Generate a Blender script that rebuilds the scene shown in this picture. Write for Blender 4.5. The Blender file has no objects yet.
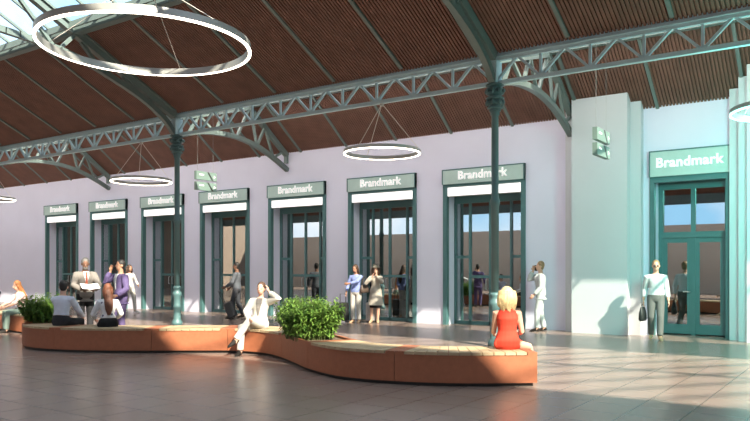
import bpy, math, random
from mathutils import Vector as V, Matrix
random.seed(7)
sc = bpy.context.scene
COL = sc.collection
R = math.radians
PI = math.pi

# ------------------------------------------------------------------ materials
def mat(name, col, rough=.6, metal=0., spec=.5, noise=0., nscale=8., emit=None, estr=0., bump=0., bscale=60.):
    m = bpy.data.materials.new(name); m.use_nodes = True
    nt = m.node_tree; b = nt.nodes['Principled BSDF']
    b.inputs['Base Color'].default_value = (*col, 1)
    b.inputs['Roughness'].default_value = rough
    b.inputs['Metallic'].default_value = metal
    b.inputs['Specular IOR Level'].default_value = spec
    tc = nt.nodes.new('ShaderNodeTexCoord')
    if noise:
        n = nt.nodes.new('ShaderNodeTexNoise'); n.inputs['Scale'].default_value = nscale; n.inputs['Detail'].default_value = 4
        nt.links.new(tc.outputs['Object'], n.inputs['Vector'])
        r = nt.nodes.new('ShaderNodeValToRGB')
        r.color_ramp.elements[0].color = (*[c*(1-noise) for c in col], 1); r.color_ramp.elements[0].position = .3
        r.color_ramp.elements[1].color = (*[min(1, c*(1+noise)) for c in col], 1); r.color_ramp.elements[1].position = .7
        nt.links.new(n.outputs['Fac'], r.inputs['Fac']); nt.links.new(r.outputs['Color'], b.inputs['Base Color'])
    if bump:
        n2 = nt.nodes.new('ShaderNodeTexNoise'); n2.inputs['Scale'].default_value = bscale
        nt.links.new(tc.outputs['Object'], n2.inputs['Vector'])
        bp = nt.nodes.new('ShaderNodeBump'); bp.inputs['Strength'].default_value = bump; bp.inputs['Distance'].default_value = .01
        nt.links.new(n2.outputs['Fac'], bp.inputs['Height']); nt.links.new(bp.outputs['Normal'], b.inputs['Normal'])
    if emit:
        b.inputs['Emission Color'].default_value = (*emit, 1); b.inputs['Emission Strength'].default_value = estr
    return m

M = {}
M['wall'] = mat('wall_plaster', (.72, .73, .87), .85, noise=.03, nscale=.7, bump=.1, bscale=120)
M['pier'] = mat('pier_plaster', (.57, .61, .64), .85, noise=.02, nscale=.9, bump=.1, bscale=120)
M['farwall'] = mat('brown_render', (.22, .17, .14), .9, noise=.08, nscale=.5)
M['beige'] = mat('beige_render', (.50, .41, .34), .9, noise=.05, nscale=.6)
M['steel'] = mat('green_grey_painted_steel', (.155, .205, .195), .45, noise=.05, nscale=3)
M['girder'] = mat('blue_grey_skylit_steel', (.52, .72, .77), .45, noise=.05, nscale=3)  # lighter than the truss steel; blue sky light is put into this colour
M['column'] = mat('teal_cast_iron', (.075, .15, .155), .45, noise=.06, nscale=4)
M['frame'] = mat('teal_door_frame', (.08, .185, .19), .4, noise=.04, nscale=3)
M['signface'] = mat('sage_green_sign', (.46, .61, .57), .5, noise=.02)
M['white'] = mat('white_letter', (.9, .9, .9), .5, emit=(1, 1, 1), estr=.35)
M['lightbox'] = mat('lit_white_panel', (.9, .9, .9), .5, emit=(1, .98, .96), estr=.9)
M['ringmetal'] = mat('ring_aluminium', (.42, .42, .40), .4, metal=.3)
M['ringlit'] = mat('ring_diffuser', (.9, .9, .85), .5, emit=(1, .88, .72), estr=6.)
M['tealmetal'] = mat('ring_teal_metal', (.35, .5, .48), .4)
M['teallit'] = mat('ring_diffuser_teal', (.7, .9, .85), .5, emit=(.35, 1, .85), estr=3.)
M['thinwire'] = mat('thin_cable', (.30, .33, .33), .5)
M['wire'] = mat('cable', (.75, .70, .64), .4, metal=.2)
M['terra'] = mat('terracotta_panel', (.35, .118, .054), .55, noise=.07, nscale=14, bump=.15, bscale=150)
M['slat'] = mat('pale_oak_slat', (.46, .34, .205), .55, noise=.14, nscale=6)
M['dark'] = mat('dark_plinth', (.03, .027, .025), .7)
M['soil'] = mat('soil', (.12, .08, .05), .95, noise=.4, nscale=40, bump=.6, bscale=60)
M['black'] = mat('black_plastic', (.02, .02, .022), .45)
M['dkgrey'] = mat('dark_grey_case', (.05, .052, .055), .45)
M['greycase'] = mat('grey_case', (.42, .41, .41), .5)
M['brownleather'] = mat('brown_leather', (.10, .07, .055), .5)
M['blackleather'] = mat('black_leather', (.025, .03, .03), .45)
M['paper'] = mat('paper', (.85, .85, .85), .8)
M['board'] = mat('sage_board', (.20, .29, .26), .5)
M['chrome'] = mat('satin_steel', (.55, .58, .58), .3, metal=.8)

def floor_mat():
    m = bpy.data.materials.new('polished_stone_tile'); m.use_nodes = True
    nt = m.node_tree; b = nt.nodes['Principled BSDF']; L = nt.links.new
    tc = nt.nodes.new('ShaderNodeTexCoord')
    mp = nt.nodes.new('ShaderNodeMapping'); mp.inputs['Rotation'].default_value = (0, 0, R(90))
    L(tc.outputs['Object'], mp.inputs['Vector'])
    br = nt.nodes.new('ShaderNodeTexBrick'); br.offset = 0.
    br.inputs['Scale'].default_value = 1; br.inputs['Brick Width'].default_value = .575; br.inputs['Row Height'].default_value = .575
    br.inputs['Mortar Size'].default_value = .009; br.inputs['Mortar Smooth'].default_value = .3
    br.inputs['Color1'].default_value = (.235, .175, .148, 1); br.inputs['Color2'].default_value = (.25, .188, .160, 1)
    br.inputs['Mortar'].default_value = (.13, .092, .076, 1)
    L(mp.outputs['Vector'], br.inputs['Vector'])
    n = nt.nodes.new('ShaderNodeTexNoise'); n.inputs['Scale'].default_value = .8; n.inputs['Detail'].default_value = 6
    L(tc.outputs['Object'], n.inputs['Vector'])
    mx = nt.nodes.new('ShaderNodeMixRGB'); mx.blend_type = 'MULTIPLY'; mx.inputs['Fac'].default_value = .4
    r = nt.nodes.new('ShaderNodeValToRGB'); r.color_ramp.elements[0].color = (.9, .9, .9, 1); r.color_ramp.elements[1].color = (1.05, 1.05, 1.05, 1)
    L(n.outputs['Fac'], r.inputs['Fac']); L(br.outputs['Color'], mx.inputs['Color1']); L(r.outputs['Color'], mx.inputs['Color2'])
    L(mx.outputs['Color'], b.inputs['Base Color'])
    mr = nt.nodes.new('ShaderNodeMapRange'); mr.inputs['To Min'].default_value = .25; mr.inputs['To Max'].default_value = .31
    L(n.outputs['Fac'], mr.inputs['Value']); b.inputs['Roughness'].default_value = .27
    b.inputs['Specular IOR Level'].default_value = .6
    bp = nt.nodes.new('ShaderNodeBump'); bp.inputs['Strength'].default_value = .25; bp.inputs['Distance'].default_value = .004; bp.invert = True
    L(br.outputs['Fac'], bp.inputs['Height']); L(bp.outputs['Normal'], b.inputs['Normal'])
    return m
M['floor'] = floor_mat()
M['wood'] = mat('brown_timber_batten', (.185, .092, .067), .7, noise=.15, nscale=2.5)
M['woodgap'] = mat('dark_gap', (.03, .015, .01), .9)

def glass_mat(name, tint, refl, rough=.01, trans=1., frost=0.):
    m = bpy.data.materials.new(name); m.use_nodes = True
    nt = m.node_tree; nt.nodes.clear(); L = nt.links.new
    out = nt.nodes.new('ShaderNodeOutputMaterial')
    t = nt.nodes.new('ShaderNodeBsdfTransparent'); t.inputs['Color'].default_value = (*tint, 1)
    g = nt.nodes.new('ShaderNodeBsdfGlossy'); g.inputs['Roughness'].default_value = rough
    g.inputs['Color'].default_value = (.92, .97, .97, 1)
    mx = nt.nodes.new('ShaderNodeMixShader'); mx.inputs[0].default_value = refl
    L(t.outputs[0], mx.inputs[1]); L(g.outputs[0], mx.inputs[2])
    last = mx
    if frost:
        tr = nt.nodes.new('ShaderNodeBsdfTranslucent'); tr.inputs['Color'].default_value = (.9, .9, .92, 1)
        m2 = nt.nodes.new('ShaderNodeMixShader'); m2.inputs[0].default_value = frost
        L(mx.outputs[0], m2.inputs[1]); L(tr.outputs[0], m2.inputs[2]); last = m2
    L(last.outputs[0], out.inputs['Surface'])
    return m
M['glass'] = glass_mat('reflective_shop_glass', (.5, .57, .57), .42)
M['roofglass'] = glass_mat('skylight_glass', (.93, .96, .97), .06)
M['aisleglass'] = glass_mat('tinted_roof_glass', (.74, .76, .76), .05)
M['frostglass'] = glass_mat('frosted_roof_glass', (.40, .41, .41), .05, frost=.86)

def leaf_mat():
    m = bpy.data.materials.new('green_leaf'); m.use_nodes = True
    nt = m.node_tree; b = nt.nodes['Principled BSDF']; L = nt.links.new
    tc = nt.nodes.new('ShaderNodeTexCoord'); n = nt.nodes.new('ShaderNodeTexNoise'); n.inputs['Scale'].default_value = 14
    L(tc.outputs['Object'], n.inputs['Vector'])
    r = nt.nodes.new('ShaderNodeValToRGB')
    r.color_ramp.elements[0].color = (.07, .17, .03, 1); r.color_ramp.elements[0].position = .35
    r.color_ramp.elements[1].color = (.24, .38, .07, 1); r.color_ramp.elements[1].position = .68
    L(n.outputs['Fac'], r.inputs['Fac']); L(r.outputs['Color'], b.inputs['Base Color'])
    b.inputs['Roughness'].default_value = .5
    tr = nt.nodes.new('ShaderNodeBsdfTranslucent'); L(r.outputs['Color'], tr.inputs['Color'])
    mx = nt.nodes.new('ShaderNodeMixShader'); mx.inputs[0].default_value = .35
    out = nt.nodes['Material Output']
    L(b.outputs[0], mx.inputs[1]); L(tr.outputs[0], mx.inputs[2]); L(mx.outputs[0], out.inputs['Surface'])
    return m
M['leaf'] = leaf_mat()
M['stem'] = mat('plant_stem', (.12, .16, .05), .6)

# ------------------------------------------------------------------ mesh builder
class MB:
    def __init__(s): s.v = []; s.f = []
    def add(s, vs, fs):
        o = len(s.v); s.v += [tuple(p) for p in vs]; s.f += [tuple(i+o for i in f) for f in fs]; return s
    def box(s, x0, x1, y0, y1, z0, z1):
        x0, x1 = min(x0, x1), max(x0, x1); y0, y1 = min(y0, y1), max(y0, y1); z0, z1 = min(z0, z1), max(z0, z1)
        return s.add([(x0,y0,z0),(x1,y0,z0),(x1,y1,z0),(x0,y1,z0),(x0,y0,z1),(x1,y0,z1),(x1,y1,z1),(x0,y1,z1)],
              [(0,3,2,1),(4,5,6,7),(0,1,5,4),(1,2,6,5),(2,3,7,6),(3,0,4,7)])
    def bar(s, a, b, w, h, side=None):
        a, b = V(a), V(b); d = (b-a).normalized()
        sd = V(side) if side else (V((1,0,0)) if abs(d.x) < .7 else V((0,1,0)))
        sd = (sd - d*sd.dot(d)).normalized(); up = sd.cross(d)
        sd = sd*w/2; up = up*h/2
        vs = []
        for c in (a, b): vs += [c-sd-up, c+sd-up, c+sd+up, c-sd+up]
        return s.add(vs, [(0,1,2,3),(7,6,5,4),(0,4,5,1),(1,5,6,2),(2,6,7,3),(3,7,4,0)])
    def poly(s, pts, w, h, side):
        for a, b in zip(pts, pts[1:]):
            d = (V(b)-V(a)).normalized()*.012
            s.bar(V(a)-d, V(b)+d, w, h, side)
        return s
    def loft(s, rings, cap=True):
        n = len(rings[0]); o = len(s.v)
        for r in rings: s.v += [tuple(p) for p in r]
        for i in range(len(rings)-1):
            for j in range(n):
                k = (j+1) % n
                s.f.append((o+i*n+j, o+i*n+k, o+(i+1)*n+k, o+(i+1)*n+j))
        if cap:
            s.f.append(tuple(o+j for j in reversed(range(n)))); e = o+(len(rings)-1)*n
            s.f.append(tuple(e+j for j in range(n)))
        return s
    def lathe(s, prof, c=(0,0,0), n=20):
        c = V(c)
        return s.loft([[c+V((r*math.cos(2*PI*j/n), r*math.sin(2*PI*j/n), z)) for j in range(n)] for r, z in prof])
    def tube(s, pts, rad, n=10, ell=None):
        pts = [V(p) for p in pts]
        if not hasattr(rad, '__len__'): rad = [rad]*len(pts)
        u = None; rings = []
        for i, p in enumerate(pts):
            d = (pts[min(i+1, len(pts)-1)] - pts[max(i-1, 0)]).normalized()
            if u is None:
                u = V((0,0,1)) if abs(d.z) < .8 else V((1,0,0))
            u = (u - d*u.dot(d)).normalized(); w = d.cross(u)
            rings.append([p + (u*math.cos(2*PI*j/n) + w*math.sin(2*PI*j/n))*rad[i] for j in range(n)])
        return s.loft(rings)
    def ball(s, c, ax, n=14, m=9):
        c = V(c); ax = [V(a) for a in ax]; rings = []
        for i in range(m):
            t = PI*(i+.5)/m
            rings.append([c + ax[0]*math.sin(t)*math.cos(2*PI*j/n) + ax[1]*math.sin(t)*math.sin(2*PI*j/n) - ax[2]*math.cos(t) for j in range(n)])
        return s.loft(rings)
    def build(s, name, m, parent=None, smooth=False):
        me = bpy.data.meshes.new(name); me.from_pydata(s.v, [], s.f); me.update()
        me.materials.append(M[m] if isinstance(m, str) else m)
        if smooth:
            for p in me.polygons: p.use_smooth = True
        o = bpy.data.objects.new(name, me); COL.objects.link(o)
        if parent: o.parent = parent
        return o

def tag(o, label=None, cat=None, group=None, kind=None):
    if label: o['label'] = label
    if cat: o['category'] = cat
    if group: o['group'] = group
    if kind: o['kind'] = kind
    return o
def struct(o): o['kind'] = 'structure'; return o
def thing(name, label, cat, loc=(0,0,0), rz=0, group=None):
    o = bpy.data.objects.new(name, None); o.empty_display_size = .2; COL.objects.link(o)
    o.location = loc; o.rotation_euler = (0, 0, rz)
    return tag(o, label, cat, group)
def dup(root, loc, rz=None, label=None):
    r = root.copy(); COL.objects.link(r); r.location = loc
    if rz is not None: r.rotation_euler = (0, 0, rz)
    if label: r['label'] = label
    for ch in list(root.children):
        c = ch.copy(); COL.objects.link(c); c.parent = r
        for g in ch.children:
            d = g.copy(); COL.objects.link(d); d.parent = c
    return r

# ------------------------------------------------------------------ dimensions
YW = 18.15                       # face of the shop wall
XL, XR = -50., 17.
YC, ZC = 13.5, 5.96              # column line and top of girder
YR, ZR = 16.39, 6.82             # ridge of the side aisle
ZW = 5.5                         # roof meets wall
YSK, ZSK = 10.35, ZC + .5*(YC-10.35)   # foot of the skylight
YT, ZT = 2.5, ZC + .5*(YC-2.5)         # main ridge
YSU = 2.62; ZSU = ZC + .5*(YC-YSU)
YB = 2*YT - YC                   # opposite column line
BAY = 9.85
CX = [3.40, -6.45, -16.30, -26.15, -36.0]
DOORS = [-29.63, -26.20, -22.76, -19.33, -15.89, -12.46, -9.03]
DW = 1.26

# ------------------------------------------------------------------ floor, walls
struct(MB().box(XL, XR, -13.4, YW+.6, -.2, 0).build('floor', 'floor'))
wb = MB()
edges = [XL] + sum([[c-DW+.1, c+DW-.1] for c in DOORS], []) + [-4.46, -2.87, XR]
for i in range(0, len(edges), 2): wb.box(edges[i], edges[i+1], YW, YW+.6, 0, 3.97)
wb.box(XL, XR, YW, YW+.6, 3.97, 5.75)
struct(wb.build('wall_back', 'wall'))
struct(MB().box(XL, XR, -13.4, -13.0, 0, 4.5).build('wall_front', 'beige'))
struct(MB().box(XR, XR+.3, -13.4, YW+.6, 0, 13).build('wall_right', 'wall'))
struct(MB().box(XL-.3, XL, -13.4, YW+.6, 0, 13).build('wall_left', 'farwall'))
# stepped pilasters
def zroof(y): return ZW + (YW-y)*(ZR-ZW)/(YW-YR)
p = MB()
p.box(-6.33, -4.96, YW-.5, YW+.1, 0, zroof(YW-.5)-.03)
p.box(-6.58, -4.71, YW-.25, YW+.1, 0, zroof(YW-.25)-.03)
struct(p.build('trim_pier_middle', 'pier'))
p = MB()
p.box(-2.77, 2, YW-.25, YW+.1, 0, zroof(YW-.25)-.03)
p.box(-2.55, 1.75, YW-.5, YW+.1, 0, zroof(YW-.5)-.03)
p.box(-2.35, 1.5, YW-.75, YW+.1, 0, zroof(YW-.75)-.03)
struct(p.build('trim_pier_right', 'pier'))
# dim shop room behind the glass doors
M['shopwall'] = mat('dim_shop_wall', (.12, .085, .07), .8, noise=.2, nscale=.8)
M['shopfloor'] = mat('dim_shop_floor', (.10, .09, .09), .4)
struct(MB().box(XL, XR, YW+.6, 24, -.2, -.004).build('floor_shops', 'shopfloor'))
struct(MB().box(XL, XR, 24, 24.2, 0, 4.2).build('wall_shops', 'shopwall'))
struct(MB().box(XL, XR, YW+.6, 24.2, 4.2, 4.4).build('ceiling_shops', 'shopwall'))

# ------------------------------------------------------------------ roofs: battened timber linings
def battens(name, y0, z0, y1, z1, mname='wood', pitch=.077):
    """ribbed lining between the lines (y0,z0) and (y1,z1), ribs running down the slope"""
    mb = MB(); d = V((0, y1-y0, z1-z0)).normalized(); nrm = V((0, -d.z, d.y))
    if nrm.z < 0: nrm = -nrm
    prof = []; x = XL
    while x < XR:
        prof += [(x, 0), (x+pitch*.62, 0), (x+pitch*.66, .035), (x+pitch*.96, .035)]; x += pitch
    rows = []
    for (y, z) in ((y0, z0), (y1, z1)):
        rows.append([V((px, y, z)) + nrm*pz for px, pz in prof])
    n = len(prof); o = len(mb.v)
    mb.v += [tuple(q) for r in rows for q in r]
    for i in range(n-1): mb.f.append((i, i+1, n+i+1, n+i))
    # back of the boards
    q = [V((XL, y0, z0))+nrm*.12, V((XR, y0, z0))+nrm*.12, V((XR, y1, z1))+nrm*.12, V((XL, y1, z1))+nrm*.12]
    mb.add(q, [(0, 1, 2, 3)])
    o = mb.build(name, mname); struct(o); return o
battens('ceiling_main', YC-.02, ZC+.03, YSK, ZSK)
battens('ceiling_aisle', YR, ZR, YW+.3, zroof(YW+.3))
battens('ceiling_crown', YSU, ZSU, YT, ZT)
battens('ceiling_opposite', YT, ZT, YB, ZC)
# thin green cover strips on the linings
k = 0
cs = MB(); SP = 1.886
for k in range(-3, 24):
    x = -2.98 - k*SP
    cs.bar((x, YC-.15, ZC+.07), (x, YSK, ZSK-.005), .075, .05)
    x = -2.49 - k*SP
    cs.bar((x, YR, ZR-.02), (x, YW, ZW-.02), .075, .05)
struct(cs.build('trim_ceiling_strips', 'steel'))
# skylight over the hall: panes, bars, foot beam
def slope_pane(y0, z0, y1, z1, off=.05):
    d = V((0, y1-y0, z1-z0)).normalized(); n = V((0, -d.z, d.y)); n = n if n.z > 0 else -n
    mb = MB(); vs = []
    for (x, y, z) in ((XL, y0, z0), (XR, y0, z0), (XR, y1, z1), (XL, y1, z1)):
        vs.append(V((x, y, z))+n*off)
    vs2 = [q+n*.02 for q in vs]
    return mb.add(vs+vs2, [(3,2,1,0),(4,5,6,7),(0,1,5,4),(1,2,6,5),(2,3,7,6),(3,0,4,7)])
w1 = struct(slope_pane(YSK, ZSK, YSU, ZSU).build('window_skylight', 'roofglass'))
bars = MB(); x = -2.98 + 20*SP/2
while x > XL:
    bars.bar((x, YSK, ZSK), (x, YSU, ZSU), .05, .06); x -= SP/2
for t in (.5,):
    bars.bar((XL, YSK+(YSU-YSK)*t, ZSK+(ZSU-ZSK)*t), (XR, YSK+(YSU-YSK)*t, ZSK+(ZSU-ZSK)*t), .09, .12)
bars.build('glazing_bars', 'steel', w1)
fb = MB().box(XL, XR, YSK-.10, YSK+.10, ZSK-.14, ZSK+.08)
fb.bar((XL, YSK-.22, ZSK+.02), (XR, YSK-.22, ZSK+.02), .05, .16)
struct(fb.build('trim_skylight_beam', 'steel'))
struct(MB().box(XL, XR, YSU-.1, YSU+.1, ZSU-.12, ZSU+.1).build('trim_skylight_head', 'steel'))
# glazed side slope of the aisle
ym = 14.9; zm = ZC + (ym-YC)*(ZR-ZC)/(YR-YC)
w2 = struct(slope_pane(YC, ZC, ym, zm).build('window_aisle_clear', 'aisleglass'))
w3 = struct(slope_pane(ym, zm, YR, ZR).build('window_aisle_frosted', 'frostglass'))
bars = MB(); x = CX[0] + BAY/5*6
while x > XL:
    bars.bar((x, YC, ZC+.02), (x, YR, ZR), .06, .08); x -= BAY/5
bars.bar((XL, ym, zm), (XR, ym, zm), .07, .1)
bars.build('glazing_bars', 'steel', w2)
struct(MB().box(XL, XR, YR-.08, YR+.08, ZR-.12, ZR+.1).build('trim_aisle_ridge', 'steel'))
struct(MB().box(XL, XR, YB-.1, YB+.1, 5.46, ZC+.1).build('trim_opposite_eaves', 'steel'))

# ------------------------------------------------------------------ steelwork
# lattice girder on the column line
ZG = 5.36
gd = thing('lattice_girder', 'long blue-grey lattice girder running over the columns', 'girder', (0, YC, ZG))
zt, zb = 5.93-.04-ZG, .04
MB().box(XL, XR, -.05, .05, zt-.04, zt+.04).box(XL, XR, -.075, .05, zt+.03, zt+.045).build('top_chord', 'girder', gd)
struct(MB().box(XL, XR, YC-.035, YC-.02, 5.945, 6.12).build('trim_light_stop', 'girder'))  # added plate, stops skylight leaking through the gap above the girder
MB().box(XL, XR, -.05, .05, zb-.04, zb+.04).build('bottom_chord', 'girder', gd)
st = BAY/10
for kx in list(range(-2, 4)) + list(range(4, 46)):           # web members
    x = CX[0] - st*kx
    MB().bar((x, 0, zb), (x, 0, zt), .05, .05, (1,0,0)).build('post', 'girder', gd)
    for sgn in (-1, 1):
        MB().bar((x, 0, zb), (x+sgn*st/2, 0, zt), .06, .05, (0,1,0)).build('diagonal', 'girder', gd)

ord_r = ['nearest the right edge', 'standing behind the blonde woman', 'standing left of the hanging signs', 'outside']
def column(i, x, lab):
    r = thing('column', lab, 'column', (x, YC, 0), 0, 'cast iron columns')
    MB().lathe([(.15,0),(.15,.10),(.12,.14),(.105,.18),(.10,.50),(.115,.54),(.10,.58),(.10,.80),(.13,.86),(.13,.93),(.10,.97),(.10,1.04),(.115,1.07),(.085,1.12)], n=20).build('pedestal', 'column', r, True)
    MB().lathe([(.080,1.1),(.080,2.9),(.10,2.92),(.10,3.02),(.076,3.04),(.072,4.74),(.095,4.76),(.095,4.86),(.07,4.88)], n=20).build('shaft', 'column', r, True)
    c = MB()
    for k, (z, w, h) in enumerate([(4.84,.12,.05),(4.90,.16,.06),(4.99,.17,.07),(5.09,.19,.07),(5.19,.18,.07),(5.28,.17,.06),(5.36,.19,.07)]):
        c.lathe([(w*.75, z-h/2), (w, z-h*.2), (w, z+h*.2), (w*.75, z+h/2)], n=12)
    c.lathe([(.11,4.82),(.13,5.4)], n=12)
    for a in range(8):
        t = a*PI/4+.2
        c.ball((.17*math.cos(t), .17*math.sin(t), 5.0), [(.035,0,0),(0,.035,0),(0,0,.06)], 8, 6)
        c.ball((.18*math.cos(t), .18*math.sin(t), 5.24), [(.04,0,0),(0,.04,0),(0,0,.05)], 8, 6)
    c.build('capital', 'column', r)
    MB().box(-.09, .09, -.13, .13, 5.40, 5.84).build('head_block', 'girder', r)
    return r
col_labels = {1: 'slim grey-green iron column rising behind the blonde woman in red',
              2: 'slim grey-green iron column behind the long bench, left of its seated woman in white'}
for i, x in enumerate(CX):
    if i in col_labels: column(i, x, col_labels[i])

# arched roof trusses (inside the hall) and wall brackets (over the aisle), one of each per bay
def spline(pts, n=6):
    out = []
    P = [V(p) for p in pts]; P = [P[0]*2-P[1]] + P + [P[-1]*2-P[-2]]
    for i in range(1, len(P)-2):
        for k in range(n):
            t = k/n
            out.append(.5*((2*P[i]) + (P[i+1]-P[i-1])*t + (2*P[i-1]-5*P[i]+4*P[i+1]-P[i+2])*t*t + (3*P[i]-P[i-1]-3*P[i+1]+P[i+2])*t**3))
    out.append(P[-2]); return out
def hall_truss(x, lab):
    r = thing('roof_truss', lab, 'roof truss', (x, YC, 5.46), 0, 'arched roof trusses')
    def L(y, z): return (0, y-YC, z-5.46)
    MB().bar(L(YC-.1, ZC-.03), L(YT, ZT-.10), .17, .20).build('rafter', 'steel', r)
    arch = spline([L(13.40,5.42), L(13.05,5.78), L(12.35,6.20), L(11.4,6.56), L(10.6,6.80), L(9.5,6.97), L(7.5,7.08), L(5,7.12), L(2.5,7.12)])
    MB().poly(arch, .13, .14, (1,0,0)).build('arched_chord', 'steel', r)
    for (ya, za, yb) in ((12.5,6.12,12.6), (12.3,6.23,11.7), (11.2,6.62,11.4), (11.1,6.65,10.5), (9.9,6.92,10.3), (9.8,6.93,8.6), (8.0,7.05,8.5), (7.9,7.06,6.3), (5.9,7.1,6.2), (5.8,7.11,4.0), (3.6,7.12,3.9)):
        MB().bar(L(ya, za), L(yb, ZC+.5*(YC-yb)-.2), .09, .08).build('strut', 'steel', r)
    return r
def bracket(x, lab):
    r = thing('wall_bracket', lab, 'bracket', (x, YC, 5.46), 0, 'curved wall brackets')
    def L(y, z): return (0, y-YC, z-5.46)
    MB().bar(L(YC+.08, ZC-.06), L(YR, ZR-.12), .11, .14).build('upper_chord', 'steel', r)
    MB().bar(L(YR-.05, ZR-.12), L(YW-.03, ZW-.10), .13, .16).bar(L(YW-.07, ZW-.36), L(YW-.07, ZW-.02), .12, .10).build('sloping_chord', 'steel', r)
    arch = spline([L(13.55,5.38), L(14.2,5.58), L(14.9,5.68), L(15.8,5.68), L(16.7,5.52), L(17.5,5.23), L(YW-.02,4.93)])
    MB().poly(arch, .14, .13, (1,0,0)).build('arched_chord', 'steel', r)
    for (ya, za, yb, zb2) in ((13.9,5.5,14.3,6.1), (14.9,5.68,14.3,6.1), (14.9,5.68,15.3,6.4), (15.7,5.68,15.3,6.4), (15.8,5.68,16.35,6.68), (16.7,5.52,16.4,6.68), (16.7,5.52,17.05,6.2), (17.45,5.25,17.05,6.2), (17.45,5.25,17.95,5.52)):
        MB().bar(L(ya, za), L(yb, zb2), .07, .07).build('strut', 'steel', r)
    return r
tl = {1: 'arched dark green roof truss above the column behind the blonde woman',
      2: 'arched grey-green roof truss passing behind the big ring lamp',
      3: 'arched roof truss at the far left of the hall'}
bl = {1: 'curved lattice bracket between the right-hand column and the stepped wall pier',
      2: 'curved lattice bracket reaching the wall left of the middle ring lamp',
      3: 'curved lattice bracket at the far left, reaching the wall above the first doors'}
for i in (1, 2, 3):
    hall_truss(CX[i], tl[i]); bracket(CX[i], bl[i])

# ------------------------------------------------------------------ doors, surrounds, signs
def text_mesh(body, size, extr=.01, off=.012):
    cu = bpy.data.curves.new('lettering', 'FONT'); cu.body = body; cu.size = size; cu.extrude = extr; cu.offset = off; cu.bevel_depth = .012; cu.bevel_resolution = 0
    cu.align_x = 'CENTER'; cu.align_y = 'CENTER'; cu.space_character = 1.04
    ob = bpy.data.objects.new('tmp', cu); COL.objects.link(ob)
    dg = bpy.context.evaluated_depsgraph_get()
    me = bpy.data.meshes.new_from_object(ob.evaluated_get(dg))
    bpy.data.objects.remove(ob); me.materials.clear(); me.materials.append(M['white'])
    return me
TXT = text_mesh('Brandmark', .40, .004, 0)
txw = max(v.co.x for v in TXT.vertices) - min(v.co.x for v in TXT.vertices)
num = ['first', 'second', 'third', 'fourth', 'fifth', 'sixth', 'seventh']
YD = 18.62
def glazed_front(n, cx):
    """wide shop front: two side lights and a pair of doors, in a recess"""
    a, b = cx-DW+.12, cx+DW-.12
    f = MB()
    f.box(cx-DW, a, YW-.05, YW+.10, 0, 4.02); f.box(b, cx+DW, YW-.05, YW+.10, 0, 4.02)
    f.box(a, b, YW-.05, YW+.10, 3.95, 4.02)
    struct(f.build('trim_%d' % n, 'frame'))
    d = MB()
    w = .07; xs = [a+.02, a+.50, cx, b-.50, b-.02]
    for i, x in enumerate(xs):
        d.box(x-w/2, x+w/2, YD-.04, YD+.05, 0, 3.52)
    d.box(a, b, YD-.05, YD+.06, 3.50, 3.97); d.box(a, b, YD-.04, YD+.05, 0, .10)
    for (p, q, z) in ((xs[0], xs[1], 1.95), (xs[3], xs[4], 1.95), (xs[1], xs[3], 1.38)):
        d.box(p, q, YD-.035, YD+.045, z-.04, z+.04)
    o = struct(d.build('door_%d' % n, 'frame'))
    MB().box(a, b, YD-.004, YD+.006, .08, 3.52).build('pane', 'glass', o)
    for sx in (-1, 1):
        MB().tube([(cx+sx*.10, YD-.05, 1.02), (cx+sx*.10, YD-.10, 1.02), (cx+sx*.10, YD-.10, 1.30), (cx+sx*.10, YD-.05, 1.30)], .013, 8).build('handle', 'chrome', o)
for n, cx in enumerate(DOORS, 1):
    glazed_front(n, cx)
    r = thing('shop_sign', 'sage green Brandmark sign over the %s shop door from the left' % num[n-1], 'sign', (cx, YW-.06, 4.02), 0, 'shop signs along the wall')
    MB().box(-DW, DW, -.04, .06, 0, .41).build('board', 'signface', r)
    MB().box(-DW, DW, -.05, .06, .39, .42).box(-DW, -DW+.03, -.05, .06, 0, .41).box(DW-.03, DW, -.05, .06, 0, .41).build('border', 'frame', r)
    t = bpy.data.objects.new('lettering', TXT); COL.objects.link(t); t.parent = r
    t.location = (0, -.05, .215); t.rotation_euler = (PI/2, 0, 0); t.scale = (1.52/txw,)*3
    lb = thing('light_panel', 'white lit panel below the Brandmark sign of the %s shop door from the left' % num[n-1], 'light panel', (cx, YW-.02, 3.68), 0, 'white lit panels over the doors')
    MB().box(-DW+.13, DW-.13, .02, .10, -.01, .27).build('housing', 'ringmetal', lb)
    MB().box(-DW+.14, DW-.14, 0, .02, .01, .25).build('diffuser', 'lightbox', lb)
# right-hand doorway
a8, b8 = -4.56, -2.77
f = MB().box(a8, a8+.11, YW-.04, YW+.10, 0, 3.82).box(b8-.11, b8, YW-.04, YW+.10, 0, 3.82).box(a8+.11, b8-.11, YW-.04, YW+.10, 3.68, 3.82)
struct(f.build('trim_8', 'frame'))
d = MB(); a, b = a8+.10, b8-.10; c8 = (a+b)/2
for x in (a+.05, c8, b-.05): d.box(x-.05, x+.05, YD-.05, YD+.05, 0, 3.62)
d.box(a, b, YD-.06, YD+.06, 3.54, 3.97); d.box(a, b, YD-.06, YD+.06, 2.36, 2.50)
o8 = struct(d.build('door_8', 'frame'))
for (p, q) in ((a+.10, c8-.04), (c8+.04, b-.10)):
    lf = MB().box(p, p+.10, YD-.03, YD+.03, .03, 2.36).box(q-.10, q, YD-.03, YD+.03, .03, 2.36).box(p+.1, q-.1, YD-.03, YD+.03, .03, .26).box(p+.1, q-.1, YD-.03, YD+.03, 2.24, 2.36).build('leaf', 'frame', o8)
    MB().box(p+.1, q-.1, YD-.006, YD+.006, .26, 2.24).build('pane', 'glass', lf)
MB().box(a, b, YD-.006, YD+.006, 2.50, 3.54).build('pane', 'glass', o8)
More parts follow.
